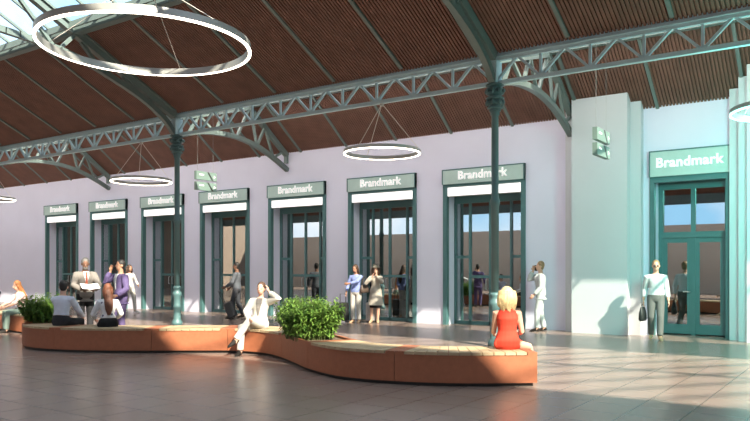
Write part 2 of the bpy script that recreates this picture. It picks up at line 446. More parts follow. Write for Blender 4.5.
MB().tube([(c8-.07, YD-.05, 1.05), (c8-.07, YD-.10, 1.05), (c8-.22, YD-.10, 1.05)], .013, 8).build('handle', 'chrome', o8)
r = thing('shop_sign', 'tall Brandmark sign over the double door at far right', 'sign', ((a8+b8)/2, YW-.05, 3.82), 0, 'shop signs along the wall')
hw = (b8-a8)/2
MB().box(-hw, hw, -.04, .05, 0, .61).build('board', 'signface', r)
MB().box(-hw, hw, -.05, .05, .59, .62).box(-hw, -hw+.03, -.05, .05, 0, .61).build('border', 'frame', r)
t = bpy.data.objects.new('lettering', TXT); COL.objects.link(t); t.parent = r
t.location = (0, -.05, .31); t.rotation_euler = (PI/2, 0, 0); t.scale = (1.50/txw,)*3

# ------------------------------------------------------------------ ring lamps
def ring_lamp(label, x, y, z, rad, top, teal=False, w=.045, h=.085, spread=None, n=72):
    r = thing('ring_lamp', label, 'ceiling lamp', (x, y, z), 0, 'hanging ring lamps')
    fr, li = MB(), MB()
    def ringmesh(mb, r0, r1, z0, z1):
        rings = []
        for j in range(n):
            t = 2*PI*j/n; c, s_ = math.cos(t), math.sin(t)
            rings.append([V((r0*c, r0*s_, z0)), V((r1*c, r1*s_, z0)), V((r1*c, r1*s_, z1)), V((r0*c, r0*s_, z1))])
        rings.append(rings[0]); mb.loft(rings, cap=False)
    ringmesh(fr, rad-w/2, rad+w/2, 0, h)
    ringmesh(li, rad-w*.22, rad+w*.56, -.012, .012)
    fr.build('ring', 'tealmetal' if teal else 'ringmetal', r)
    li.build('diffuser', 'teallit' if teal else 'ringlit', r)
    for k in range(3 if spread is None else 4):
        m_ = 3 if spread is None else 4
        t = 2*PI*k/m_ + (.5 if spread is None else .55)
        p0 = V((rad*math.cos(t), rad*math.sin(t), h)); p1 = V((0, 0, top-z))
        MB().tube([p0, p1], .007 if spread is None else .006, 6).build('cable', 'wire', r)
    if spread is not None:
        MB().tube([(0,0,top-z), (0,0,ZC+.5*(YC-y)-z)], .008, 6).build('cable', 'wire', r)
    if True:
        MB().lathe([(.05, top-z-.05), (.05, top-z)], n=12).build('canopy', 'ringmetal', r)
    return r
ring_lamp('biggest glowing ring lamp, hanging high at upper left', -10.02, 7.66, 5.29, 1.69, 6.45, w=.06, h=.12, spread=1, n=120)
ring_lamp('glowing ring lamp hanging in front of the wall above the sixth shop door', -9.26, YC, 4.22, .85, 5.355)
ring_lamp('glowing ring lamp hanging left of the left column', -17.9, YC, 4.18, .85, 5.355)
ring_lamp('ring lamp cut off by the left edge of the picture', -26.7, YC, 4.14, .85, 5.355)
ring_lamp('teal glowing ring lamp cut off by the right edge', -1.22, 13.6, 4.2, .85, 5.355, teal=True)

# ------------------------------------------------------------------ hanging sign boards
def hang_sign(x, y0, y1, zs, lab):
    for z, which in zip(zs, ('upper', 'lower')):
        r = thing('direction_sign', lab % which, 'sign', (x, y0, z), 0, 'hanging direction signs')
        Ly = y1-y0
        MB().box(-.05, .05, 0, Ly, 0, .25).build('board', 'board', r)
        s = .053
        MB().add([(s,Ly*.52,.25),(s,Ly*.60,.25),(s,Ly*.84,0),(s,Ly*.76,0),(.048,Ly*.52,.25),(.048,Ly*.60,.25),(.048,Ly*.84,0),(.048,Ly*.76,0)],
                 [(0,1,2,3),(4,7,6,5),(0,4,5,1),(1,5,6,2),(2,6,7,3),(3,7,4,0)]).build('stripe', 'black', r)
        MB().box(.048, .054, Ly*.14, Ly*.36, .13, .17).build('lettering', 'white', r)
        MB().add([(.054,Ly*.86,.16),(.054,Ly*.86,.08),(.054,Ly*.95,.12),(.048,Ly*.86,.16),(.048,Ly*.86,.08),(.048,Ly*.95,.12)],
                 [(0,1,2),(3,5,4),(0,3,4,1),(1,4,5,2),(2,5,3,0)]).build('arrow', 'white', r)
        if which == 'upper':
            for yy in (.08, Ly-.1):
                ztop = ZC + (y0+yy-YC)*(ZR-ZC)/(YR-YC)
                MB().tube([(0, yy, .25), (0, yy, ztop-z)], .0035, 6).build('cable', 'thinwire', r)
        else:
            for yy in (.08, Ly-.1):
                MB().tube([(0, yy, .25), (0, yy, zs[0]-z)], .0035, 6).build('cable', 'thinwire', r)
hang_sign(-16.8, 14.6, 15.4, (4.30, 3.98), '%s green hanging direction sign between the left column and the wall')
hang_sign(-4.80, 14.75, 15.6, (4.28, 3.96), '%s green hanging direction sign in front of the stepped pier')

# ------------------------------------------------------------------ serpentine bench
FRONT = [(-3.81,9.30),(-4.45,8.80),(-5.0,8.48),(-5.5,8.32),(-6.0,8.23),(-6.53,8.27),(-7.3,8.60),(-8.0,9.05),(-8.6,9.42),(-9.1,9.66),(-9.57,9.75),
         (-10.1,9.64),(-10.67,9.25),(-11.33,8.77),(-12.12,8.24),(-12.7,7.97),(-13.3,7.80),(-13.9,7.80),(-14.45,7.97),(-14.9,8.28),(-15.15,8.7)]
path = spline([(x, y, 0) for x, y in FRONT], 10)
WID = .82
def nrm(i):
    d = (path[min(i+1, len(path)-1)] - path[max(i-1, 0)]).normalized()
    return V((d.y, -d.x, 0))       # towards the back (path runs right to left)
if nrm(50).y < 0:
    _n = nrm
    def nrm(i): return -_n(i)
cum = [0]
for p, q in zip(path, path[1:]): cum.append(cum[-1] + (q-p).length)
def at_s(s):
    s = max(0, min(cum[-1], s))
    i = max(k for k in range(len(cum)) if cum[k] <= s+1e-9)
    i = min(i, len(path)-2)
    t = (s-cum[i])/(cum[i+1]-cum[i])
    return path[i].lerp(path[i+1], t), (nrm(i)*(1-t)+nrm(i+1)*t).normalized()
def s_of(x):
    return min((abs(p.x-x), c) for p, c in zip(path, cum))[1]
def slab(mb, s0, s1, z0, z1, in0=0., in1=WID, step=.08):
    n = max(1, int((s1-s0)/step)); rings = []
    for k in range(n+1):
        p, nn = at_s(s0+(s1-s0)*k/n)
        a, b = p+nn*in0, p+nn*in1
        rings.append([V((a.x,a.y,z0)), V((b.x,b.y,z0)), V((b.x,b.y,z1)), V((a.x,a.y,z1))])
    return mb.loft(rings)
bench = thing('bench', 'long winding terracotta bench with pale slatted seats and built-in planters', 'bench', (0, 0, 0))
cuts = [0, s_of(-5.48), s_of(-7.28), s_of(-8.62), s_of(-10.16), s_of(-11.33), s_of(-13.05), s_of(-14.4), cum[-1]]
planters = {2, 7}
pl = MB(); slab(pl, .05, cum[-1]-.05, 0, .06, .05, WID-.05).build('plinth', 'dark', bench)
for k in range(len(cuts)-1):
    a, b = cuts[k]+.004, cuts[k+1]-.004
    if k in planters:
        m = MB(); slab(m, a, b, .05, .36); slab(m, a, b, .36, .465, 0, .05); slab(m, a, b, .36, .465, WID-.05, WID)
        slab(m, a, a+.05, .36, .465, .05, WID-.05); slab(m, b-.05, b, .36, .465, .05, WID-.05)
        o = m.build('planter_box', 'terra', bench)
        slab(MB(), a+.05, b-.05, .36, .43, .05, WID-.05).build('soil', 'soil', o)
    else:
        m = MB(); slab(m, a, b, .05, .425); slab(m, a, a+.13, .425, .465); slab(m, b-.13, b, .425, .465)
        o = m.build('body', 'terra', bench)
        s = MB(); q = a+.14; n = max(1, round((b-a-.28)/.15)); w = (b-a-.28)/n
        for j in range(n): slab(s, q+j*w+.006, q+(j+1)*w-.006, .428, .468, -.012, WID-.03, .2)
        s.build('slat_seat', 'slat', bench)
    # little feet at the joints
    p_, n_ = at_s(cuts[k+1]-.02)
b2 = thing('bench', 'terracotta bench end behind the left planter, where two people sit', 'bench', (-18.05, 10.05, 0), R(-7))
MB().box(-1.9, 1.1, -.41, .41, .05, .425).box(.98, 1.1, -.41, .41, .425, .465).build('body', 'terra', b2)
m = MB()
for j in range(19): m.box(-1.88+j*.15, -1.88+j*.15+.138, -.42, .39, .428, .468)
m.build('slat_seat', 'slat', b2)
MB().box(-1.85, 1.05, -.36, .36, 0, .06).build('plinth', 'dark', b2)

# ------------------------------------------------------------------ plants
def bush(label, x, y, z, wx, wy, h, stems, rz, seed):
    rnd = random.Random(seed)
    r = thing('bush', label, 'plant', (x, y, z), rz, 'planter bushes')
    lv, sm = MB(), MB()
    for i in range(stems):
        bx, by = rnd.uniform(-1,1)*wx*.30, rnd.uniform(-1,1)*wy*.30
        t = math.atan2(by, bx) + rnd.uniform(-.6,.6)
        out = rnd.random()**.7
        hh = h*rnd.uniform(.55, 1.0)*(1-.22*out)
        ex, ey = bx+math.cos(t)*out*wx*.26, by+math.sin(t)*out*wy*.26
        p0, p1, p2 = V((bx,by,-.02)), V((bx*.6+ex*.4, by*.6+ey*.4, hh*.65)), V((ex,ey,hh))
        pts = [p0*(1-u)**2 + p1*2*u*(1-u) + p2*u*u for u in [k/6 for k in range(7)]]
        sm.tube(pts, [.006*(1-k/9) for k in range(7)], 5)
        for k in range(15):
            u = .18+.82*k/14
            c = p0*(1-u)**2 + p1*2*u*(1-u) + p2*u*u
            for sgn in (-1, 1):
                az = t + sgn*rnd.uniform(.5, 1.7); el = rnd.uniform(-.35, .6)
                d = V((math.cos(az)*math.cos(el), math.sin(az)*math.cos(el), math.sin(el)))
                ln = rnd.uniform(.07, .13); sd = d.cross(V((0,0,1))).normalized()*ln*.16
                m1 = c+d*ln*.45+V((0,0,.008)); e = c+d*ln-V((0,0,ln*.3))
                lv.add([c, m1-sd, e, m1+sd], [(0,1,2,3)])
    sm.build('stems', 'stem', r); lv.build('foliage', 'leaf', r)
    return r
pp, nn = at_s((cuts[2]+cuts[3])/2); c = pp+nn*.42
bush('bright green leafy bush in the planter in the middle of the bench', c.x-.17, c.y-.06, .43, 1.25, 1.0, .76, 280, R(-30), 3)
bush('dark green leafy bush in the planter at the left end of the bench', -14.97, 8.74, .43, .80, .95, .66, 190, 0, 5)

exec_people = True
# ------------------------------------------------------------------ people
def cloth(name, col, rough=.8, noise=.06, nscale=12): 
    M[name] = mat(name, col, rough, noise=noise, nscale=nscale, spec=.25)
def skinm(name, col):
    M[name] = mat(name, col, .55, noise=.05, nscale=10)
skinm('skin_fair', (.62, .36, .26)); skinm('skin_tan', (.42, .22, .14)); skinm('skin_brown', (.20, .10, .065))
for n_, c_ in dict(hair_black=(.015,.012,.011), hair_brown=(.07,.035,.02), hair_red=(.15,.052,.026), hair_ginger=(.42,.17,.06), hair_blonde=(.60,.44,.22), hair_grey=(.16,.15,.14), hair_sand=(.26,.16,.08)).items():
    M[n_] = mat(n_, c_, .55, noise=.25, nscale=30, bump=.5, bscale=90)
for n_, c_ in dict(gray_suit=(.20,.18,.165), purple_suit=(.105,.078,.18), white_suit=(.52,.50,.46), ice_suit=(.50,.54,.54), white_shirt=(.62,.64,.66), pale_blue_shirt=(.62,.65,.75),
                   blue_top=(.24,.30,.58), offwhite_trousers=(.50,.47,.44), dark_trousers=(.03,.03,.034), gray_trousers=(.13,.135,.13), black_skirt=(.012,.012,.014), trench=(.42,.38,.33),
                   red_dress=(.60,.055,.03), jeans=(.20,.28,.36), green_trousers=(.22,.30,.26), pink_top=(.68,.48,.44), navy_top=(.03,.035,.06), slate_shirt=(.11,.12,.14), slate_trousers=(.055,.058,.07), white_top=(.58,.56,.56), felt_hat=(.16,.15,.12), red_tie=(.40,.10,.06), shoe_dark=(.02,.017,.015), shoe_tan=(.50,.32,.2), shoe_white=(.6,.6,.58)).items():
    cloth(n_, c_)
def spotted():
    m = mat('spotted_blouse', (.74,.74,.76), .8); nt = m.node_tree
    vo = nt.nodes.new('ShaderNodeTexVoronoi'); vo.inputs['Scale'].default_value = 9
    tc = nt.nodes.new('ShaderNodeTexCoord'); nt.links.new(tc.outputs['Object'], vo.inputs['Vector'])
    r = nt.nodes.new('ShaderNodeValToRGB'); r.color_ramp.interpolation = 'CONSTANT'
    r.color_ramp.elements[0].color = (.12,.13,.2,1); r.color_ramp.elements[1].color = (.74,.74,.77,1); r.color_ramp.elements[1].position = .26
    nt.links.new(vo.outputs['Distance'], r.inputs['Fac']); nt.links.new(r.outputs['Color'], nt.nodes['Principled BSDF'].inputs['Base Color'])
    M['spotted_blouse'] = m
spotted()

def remesh(mb, name, m, parent, voxel, it=4):
    me = bpy.data.meshes.new('t'); me.from_pydata(mb.v, [], mb.f); me.update()
    ob = bpy.data.objects.new('t', me); COL.objects.link(ob)
    md = ob.modifiers.new('r', 'REMESH'); md.mode = 'VOXEL'; md.voxel_size = voxel
    if it:
        sm = ob.modifiers.new('s', 'SMOOTH'); sm.factor = .5; sm.iterations = it
    dg = bpy.context.evaluated_depsgraph_get(); dg.update()
    out = bpy.data.meshes.new_from_object(ob.evaluated_get(dg)); out.name = name
    bpy.data.objects.remove(ob); bpy.data.meshes.remove(me)
    out.materials.clear(); out.materials.append(M[m])
    for p in out.polygons: p.use_smooth = True
    o = bpy.data.objects.new(name, out); COL.objects.link(o); o.parent = parent
    return o
def ik(a, b, l1, l2, pole):
    d = b-a; L = d.length
    if L > (l1+l2)*.998: b = a + d.normalized()*(l1+l2)*.998; d = b-a; L = d.length
    x = (l1*l1-l2*l2+L*L)/(2*L); h = math.sqrt(max(0, l1*l1-x*x))
    u = d/L; p = pole - u*pole.dot(u); p = p.normalized()
    return a+u*x+p*h, b
RINGS = [(-.10,.125,.095),(-.05,.165,.118),(.03,.168,.118),(.10,.152,.108),(.17,.138,.098),(.25,.148,.108),(.34,.168,.118),(.41,.166,.112),(.455,.130,.095),(.50,.075,.068)]
RINGSF = [(-.10,.125,.10),(-.05,.170,.122),(.03,.172,.122),(.10,.145,.102),(.17,.122,.090),(.25,.130,.098),(.34,.150,.120),(.41,.146,.103),(.455,.115,.085),(.50,.065,.06)]

def person(label, loc, phi, H=1.76, f=False, skin='skin_fair', pel=(0,0,.93), lean=(0,0,1), twist=0., head=(0.,0.),
           hl=(.30,-.04,.84), hr=(-.30,-.04,.84), el=(.5,.6,-.2), er=(-.5,.6,-.2), al=(.10,0,.085), ar=(-.10,0,.085), kl=(.1,-1,.2), kr=(-.1,-1,.2),
           hdl=None, hdr=None, toel=None, toer=None, top='jacket', topm='gray_suit', sleeve=1.9, hem=-.12, bottom='trousers', botm='dark_trousers', shoem='shoe_dark', heel=False,
           hair='short', hairm='hair_black', eyes=False, seated=False, extra=None, vox=.0095, curl=.5):
    x, y = loc[0], loc[1]; z = loc[2] if len(loc) > 2 else 0
    rz = math.atan2(-x, y) + R(phi)
    root = thing('person', label, 'person', (x, y, z), rz)
    k = H/1.75; root.scale = (k, k, k)
    pel = V(pel); up = V(lean).normalized(); tw = R(twist)
    side = V((math.cos(tw), math.sin(tw), 0)); side = (side-up*side.dot(up)).normalized(); fr = side.cross(up)
    if fr.y > 0 and abs(twist) < 90: fr = -fr
    rings = RINGSF if f else RINGS
    sw = .152 if f else .172
    if not seated:      # stand tall on the longer-reaching leg
        hz = min(a_[2]+math.sqrt(max(.3, .846**2-(a_[0]-pel.x-s_*.088)**2-(a_[1]-pel.y)**2)) for a_, s_ in ((al, 1), (ar, -1)))
        pel.z = hz+.03
    hipl, hipr = pel+V((.088,0,-.03)), pel+V((-.088,0,-.03))
    shl, shr = pel+up*.425+side*sw, pel+up*.425-side*sw
    elb, wl = ik(shl, V(hl), .285, .25, V(el)); erb, wr = ik(shr, V(hr), .285, .25, V(er))
    knl, anl = ik(hipl, V(al), .43, .42, V(kl)); knr, anr = ik(hipr, V(ar), .43, .42, V(kr))
    nb = pel+up*.49
    yaw, pit = R(head[0]), R(head[1])
    hs = Matrix.Rotation(yaw, 3, 'Z') @ side; hf = Matrix.Rotation(yaw, 3, 'Z') @ V((fr.x, fr.y, 0)).normalized()
    hf = (hf*math.cos(pit) + V((0,0,math.sin(pit)))).normalized(); hs = (hs-hf*hs.dot(hf)).normalized(); hu = hs.cross(hf)
    if hu.z < 0: hu = -hu
    hc = nb + up*.075 + hu*.115 + hf*.02
    def ring(s, a, b, o=0, c=None, n=18):
        c = pel+up*s if c is None else c
        return [c + side*(a+o)*math.cos(2*PI*j/n) + fr*(b+o)*math.sin(2*PI*j/n) for j in range(n)]
    # ---- body, one continuous surface
    B = MB()
    B.loft([ring(*r_) for r_ in rings])
    B.tube([nb-up*.05, nb+up*.03, hc-hu*.04], [.062 if not f else .052, .056 if not f else .045, .056 if not f else .046], 12)
    B.ball(hc+hu*.01-hf*.012, [hs*.076, hf*.096, hu*.105]); B.ball(hc+hf*.032-hu*.055, [hs*.058, hf*.060, hu*.075])
    B.tube([hc+hf*.085+hu*.005, hc+hf*.112-hu*.04], [.008, .015], 8)
    for sg in (-1, 1): B.ball(hc+hs*sg*.078-hu*.02-hf*.01, [hs*.010, hf*.02, hu*.032], 8, 6)
    ua, fa = (.046, .038) if f else (.053, .044)
    legr = [.088, .080, .056, .055, .036] if f else [.090, .080, .058, .057, .040]
    for sgn, sh, eb, w, hip, kn, an, toe, hd in ((1, shl, elb, wl, hipl, knl, anl, toel, hdl), (-1, shr, erb, wr, hipr, knr, anr, toer, hdr)):
        B.tube([sh-side*sgn*.05, sh+side*sgn*.005, sh.lerp(eb,.5), eb, eb.lerp(w,.35), w], [ua*.95, ua*1.12, ua, fa*.95, fa, fa*.66], 12)
        # hand
        fd = V(hd).normalized() if hd else (w-eb).normalized()
        pn = fd.cross(V((0,0,1)));
        pn = side*(-sgn) if pn.length < .5 else (pn.normalized()*(-1 if pn.dot(side*(-sgn)) < 0 else 1))
        pn = (pn-fd*pn.dot(fd)).normalized(); ac = fd.cross(pn).normalized()
        if ac.dot(fr) < 0: ac = -ac            # ac points to the thumb side (front)
        B.ball(w+fd*.05, [ac*.040, pn*.017, fd*.058], 12, 8)
        for q, (off, ln) in enumerate(((.030,.072),(.010,.080),(-.010,.075),(-.029,.058))):
            b0 = w+fd*.085+ac*off; c_ = curl
            b1 = b0+(fd*math.cos(c_*.5)+pn*math.sin(c_*.5))*ln*.5; b2_ = b1+(fd*math.cos(c_*1.6)+pn*math.sin(c_*1.6))*ln*.5
            B.tube([b0-fd*.02, b0, b1, b2_], [.0095, .0095, .009, .008], 8)
        B.tube([w+fd*.025+ac*.025, w+fd*.055+ac*.050+pn*.012, w+fd*.085+ac*.058+pn*.022], [.012, .011, .009], 8)
        # leg and foot
        B.tube([hip+V((0,0,.03)), hip.lerp(kn,.3), kn, kn.lerp(an,.35), an], legr, 12)
        td = V(toe).normalized() if toe else V((sgn*.15, -1, -.12)).normalized()
        B.tube([an+V((0,0,.01))-td*.02, an-V((0,0,.035))+td*.02, an-V((0,0,.045))+td*.10, an-V((0,0,.052))+td*.17], [.038, .04, .034, .022], 10)
        S = MB(); sd2 = td.cross(V((0,0,1))).normalized(); u2 = sd2.cross(td)
        rr = []
        for t_, w_, hh in ((-.07,.024,.03),(-.05,.034,.042),(.02,.038,.045),(.10,.043,.034),(.16,.036,.024),(.20,.016,.012)):
            c_ = an + td*t_ - V((0,0,.078)) + u2*hh
            rr.append([c_ + sd2*w_*math.cos(2*PI*j/12) + u2*hh*math.sin(2*PI*j/12) for j in range(12)])
        S.loft(rr)
        if heel: S.tube([an-td*.05-V((0,0,.03)), an-td*.055-V((0,0,.085))], [.016, .008], 8)
        S.build('shoe', shoem, root, True)
    remesh(B, 'body', skin, root, vox, 3)
    # ---- upper garment
    if seated and top in ('shirt', 'blouse'): hem = .04
    T = MB(); o = .016 if top in ('jacket','coat') else .010
    rs = [r_ for r_ in rings if r_[0] >= (hem if top != 'coat' else -.05) and r_[0] < .49]
    lo = []
    if top in ('jacket',): lo = [ring(hem, .200 if not f else .192, .150, .018)]
    if top == 'coat': lo = [ring(0, .25, .20, .0, V((pel.x, pel.y-.03, .55))), ring(0, .225, .18, 0, V((pel.x,pel.y-.02,.70))), ring(0,.20,.155,0,V((pel.x,pel.y-.01,.84)))]
    if top == 'dress' and not seated: lo = [ring(0,.20,.15,0,V((pel.x,pel.y,.55))), ring(0,.19,.14,0,V((pel.x,pel.y,.75)))]
    T.loft(lo + [ring(*r_, o) for r_ in rs] + [ring(.49, .098 if not f else .088, .078)])
    if sleeve > 0:
        for sgn, sh, eb, w in ((1, shl, elb, wl), (-1, shr, erb, wr)):
            e_ = o+.004
            pts = [sh-side*sgn*.06, sh+side*sgn*.004, sh.lerp(eb,.5), eb]; rd = [ua+e_, ua*1.13+e_, ua+e_*1.1, fa+e_*1.2]
            if sleeve > 1:
                q = min(sleeve-1, .97); pts += [eb.lerp(w, q*.5), eb.lerp(w, q)]; rd += [fa+e_, fa*.78+e_]
            else: pts[2:] = [sh.lerp(eb, sleeve*.6), sh.lerp(eb, sleeve)]
            T.tube(pts, rd, 12)
    if top == 'dress' and seated:
        km = (knl+knr)/2
        T.loft([[pel.lerp(km, t_)+V((0,0,-.02)) + V((1,0,0))*w_*math.cos(2*PI*j/16) + V((0,0,1))*h_*math.sin(2*PI*j/16) for j in range(16)] for t_, w_, h_ in ((-.2,.15,.10),(0,.195,.125),(.5,.185,.11),(.85,.165,.095))])
    if top in ('jacket','coat','shirt'):
        T.tube([nb-up*.055, nb-up*.01], [.082, .068], 14)
    remesh(T, {'jacket':'jacket','coat':'coat','shirt':'shirt','blouse':'blouse','dress':'dress'}[top], topm, root, .011, 3)
    # ---- lower garment
    G = MB()
    if bottom == 'trousers':
        G.loft([ring(-.115,.13,.10,.008)] + [ring(*r_, .008) for r_ in rings if -.09 < r_[0] < .12])
        for hip, kn, an in ((hipl, knl, anl), (hipr, knr, anr)):
            G.tube([hip+V((0,0,.03)), hip.lerp(kn,.3), kn, kn.lerp(an,.4), kn.lerp(an,.98)], [r_+a_ for r_, a_ in zip(legr, (.012,.014,.018,.014,.026))], 12)
        remesh(G, 'trousers', botm, root, .011, 3)
    elif bottom == 'skirt':
        if seated:
            km = (knl+knr)/2
            G.loft([[pel.lerp(km, t_)+V((0,0,-.02)) + V((1,0,0))*w_*math.cos(2*PI*j/16) + V((0,0,1))*h_*math.sin(2*PI*j/16) for j in range(16)] for t_, w_, h_ in ((-.25,.15,.10),(0,.20,.13),(.5,.185,.11),(.9,.165,.095))])
            G.loft([ring(*r_, .016) for r_ in rings if r_[0] < .12])
        else:
            G.loft([ring(0,.19,.17,0,V((pel.x,pel.y-.03,.47))), ring(0,.19,.155,0,V((pel.x,pel.y-.02,.72)))] + [ring(*r_, .006) for r_ in rings if -.06 < r_[0] < .12])
        remesh(G, 'skirt', botm, root, .011, 3)
    # ---- hair
    Hh = MB()
    big = 1.0 if hair != 'bob' else 1.12
    Hh.ball(hc+hu*.026-hf*.022, [hs*.084*big, hf*.096, hu*.102])
    if hair == 'short':
        Hh.ball(hc-hf*.045-hu*.02, [hs*.072, hf*.058, hu*.085])
    if hair == 'bob':
        Hh.ball(hc-hf*.030-hu*.05, [hs*.112, hf*.092, hu*.125])
        for t_ in range(9):
            a_ = PI*(.08+t_*.105); q = hc + hs*.108*math.cos(a_) - hf*(.02+.085*math.sin(a_))
            Hh.tube([q+hu*.06, q-hu*.05+hs*.012*math.cos(a_), q-hu*.14+hs*.014*math.cos(a_+t_), q-hu*(.205+.03*(t_ % 3))-hs*.02*math.cos(a_)], [.020,.030,.028,.010], 8)
    if hair == 'long':
        dn = -up
        def hr_(c, a, b, n=14): return [c + hs*a*math.cos(2*PI*j/n) + hf*b*math.sin(2*PI*j/n) for j in range(n)]
        back = V((-fr.x, -fr.y, 0)).normalized()
        Hh.loft([hr_(hc-hf*.02+hu*.05, .080, .080), hr_(hc-hf*.045-hu*.03, .088, .072), hr_(nb+back*.085+up*.02, .088, .052), hr_(nb+back*.125+dn*.10, .085, .040), hr_(nb+back*.140+dn*.22, .070, .034), hr_(nb+back*.135+dn*.32, .030, .018)])
        for t_ in (-1, 1): Hh.tube([hc+hs*t_*.07+hu*.05+hf*.03, hc+hs*t_*.086-hu*.03+hf*.01, hc+hs*t_*.085-hu*.15-hf*.02], [.020,.020,.012], 8)
    if hair == 'bun': Hh.ball(hc-hf*.11+hu*.05, [hs*.04, hf*.04, hu*.04])
    if hair in ('beard',):
        Hh.ball(hc-hf*.04-hu*.02, [hs*.074, hf*.058, hu*.08])
        b_ = MB().ball(hc+hf*.038-hu*.078, [hs*.060, hf*.060, hu*.058]); remesh(b_, 'beard', hairm, root, .010, 1)
    remesh(Hh, 'hair', hairm, root, .010, 2)
    if eyes:
        for sg in (-1, 1): MB().ball(hc+hf*.083+hs*sg*.031-hu*.012, [hs*.011, hf*.008, hu*.007], 8, 6).build('eye', 'black', root)
        MB().ball(hc+hf*.088-hu*.078, [hs*.020, hf*.006, hu*.006], 8, 6).build('mouth', 'red_tie', root)
    J = dict(root=root, hc=hc, hs=hs, hf=hf, hu=hu, wl=wl, wr=wr, pel=pel, up=up, side=side, fr=fr, k=k, shl=shl, shr=shr)
    if extra: extra(J)
    return J
def world(J, p):
    r = J['root']; return r.matrix_basis @ V(p)

def suit_front(shirt='white_shirt', tie=None):
    def fx(J):
        p, up, sd, fr, rt = J['pel'], J['up'], J['side'], J['fr'], J['root']
        def P(s, a, d): return p+up*s+sd*a+fr*d
        q = MB()
        q.loft([[P(.15,-.004,.12), P(.15,.004,.12), P(.15,.004,.09), P(.15,-.004,.09)], [P(.30,-.028,.148), P(.30,.028,.148), P(.30,.028,.09), P(.30,-.028,.09)],
                [P(.40,-.05,.142), P(.40,.05,.142), P(.40,.05,.06), P(.40,-.05,.06)], [P(.49,-.055,.098), P(.49,.055,.098), P(.49,.05,.03), P(.49,-.05,.03)]])
        q.build('shirt_front', shirt, rt)
        if tie:
            q = MB(); q.loft([[P(s,-w,d), P(s,w,d), P(s,w,d-.02), P(s,-w,d-.02)] for s, w, d in ((.16,.004,.137),(.22,.026,.150),(.40,.016,.155),(.455,.022,.132),(.48,.02,.112))])
            q.build('tie', tie, rt)
    return fx

def phone(label, pos, dirv=(0,0,1), rz=0):
    o = MB().box(-.036, .036, -.005, .005, -.075, .075).build('phone', 'black'); o.location = pos; o.rotation_euler = (R(10), 0, rz)
    return tag(o, label, 'phone', 'phones held to the ear')

# 1 grey-suited man reading
Jg = person('person standing in a grey suit and red tie, reading a sheet of paper', (-15.05,9.80), 12, 1.86, skin='skin_brown', head=(-8,-20), hl=(.13,-.33,1.06), hr=(-.13,-.33,1.06), el=(.8,.4,-.3), er=(-.8,.4,-.3),
       hdl=(-.5,-.7,.1), hdr=(.5,-.7,.1), top='jacket', topm='gray_suit', hem=-.16, botm='dark_trousers', hair='beard', hairm='hair_grey', eyes=True, extra=suit_front('white_shirt','red_tie'))
pp_ = world(Jg, (0, -.44, 1.10))
nws = MB(); nws.loft([[V((x_, -.14, .03*abs(x_)*4)), V((x_, .14, .05+.03*abs(x_)*4)), V((x_, .14, .056+.03*abs(x_)*4)), V((x_, -.14, .006+.03*abs(x_)*4))] for x_ in (-.19,-.10,0,.10,.19)])
o = nws.build('paper_sheet', 'paper'); o.location = pp_; o.rotation_euler = (R(12), 0, Jg['root'].rotation_euler.z)
tag(o, 'large white paper held open by the man in grey', 'paper')
# 2 purple suit on the phone
Jp = person('person in a purple suit standing behind the bench with a phone at his ear', (-13.85,9.90), -62, 1.80, skin='skin_tan', head=(-5,3), hr=(-.16,-.15,1.50), er=(-.25,-.5,-1), hdr=(.1,.12,1), hl=(.22,-.22,.98), el=(.6,.8,-.1), hdl=(-.5,-.8,0),
       topm='purple_suit', hem=-.16, botm='purple_suit', hair='short', hairm='hair_black', extra=suit_front('white_shirt'))
phone('dark phone in the hand of the man in purple', world(Jp, (-.105,-.06,1.62)), rz=Jp['root'].rotation_euler.z+R(80))
# 3 seated man seen from the back
ps = at_s(s_of(-13.40)); c3 = ps[0]+ps[1]*.44
SEAT = .47
person('person seated on the bench in a pale blue shirt, seen from behind', (c3.x,c3.y,0), 150, 1.80, skin='skin_fair', pel=(0,0,.545), lean=(0,-.16,1), head=(22,-8), seated=True,
       hl=(.10,-.44,.60), hr=(-.22,-.42,.60), al=(.12,-.48,.085), ar=(-.14,-.44,.085), kl=(.2,-.6,1), kr=(-.3,-.6,1), top='shirt', topm='pale_blue_shirt', hem=-.06, botm='dark_trousers', hairm='hair_black')
# 4 seated red-haired woman
ps = at_s(s_of(-12.16)); c4 = ps[0]+ps[1]*.42
person('person seated on the bench with long red hair, spotted white blouse and black skirt', (c4.x,c4.y,0), 188, 1.72, f=True, pel=(0,0,.545), lean=(0,-.10,1), head=(-12,-5), seated=True,
       hl=(.20,-.34,.62), hr=(-.20,-.34,.62), al=(.08,-.46,.085), ar=(-.08,-.46,.085), kl=(.1,-.6,1), kr=(-.1,-.6,1), top='blouse', topm='spotted_blouse', sleeve=1.8, hem=-.06, bottom='skirt', botm='black_skirt', hair='long', hairm='hair_red')
# 5,6 two people in white behind the purple suit
person('person in white walking along the wall, dark haired, right of the purple suit', (-22.50,16.45), 35, 1.76, f=True, skin='skin_tan', hl=(.22,-.2,1.0), hr=(-.22,.12,.86), al=(.08,-.22,.10), ar=(-.08,.22,.12), top='blouse', topm='white_top', botm='white_suit', shoem='shoe_white', hair='bob', hairm='hair_brown', vox=.012)
person('person in white half hidden behind the purple suit, fair faced', (-21.55,15.35), -20, 1.74, f=True, hl=(.2,-.25,1.05), hr=(-.25,-.2,1.1), top='blouse', topm='white_top', botm='white_suit', shoem='shoe_white', hair='short', hairm='hair_brown', eyes=True, vox=.012)
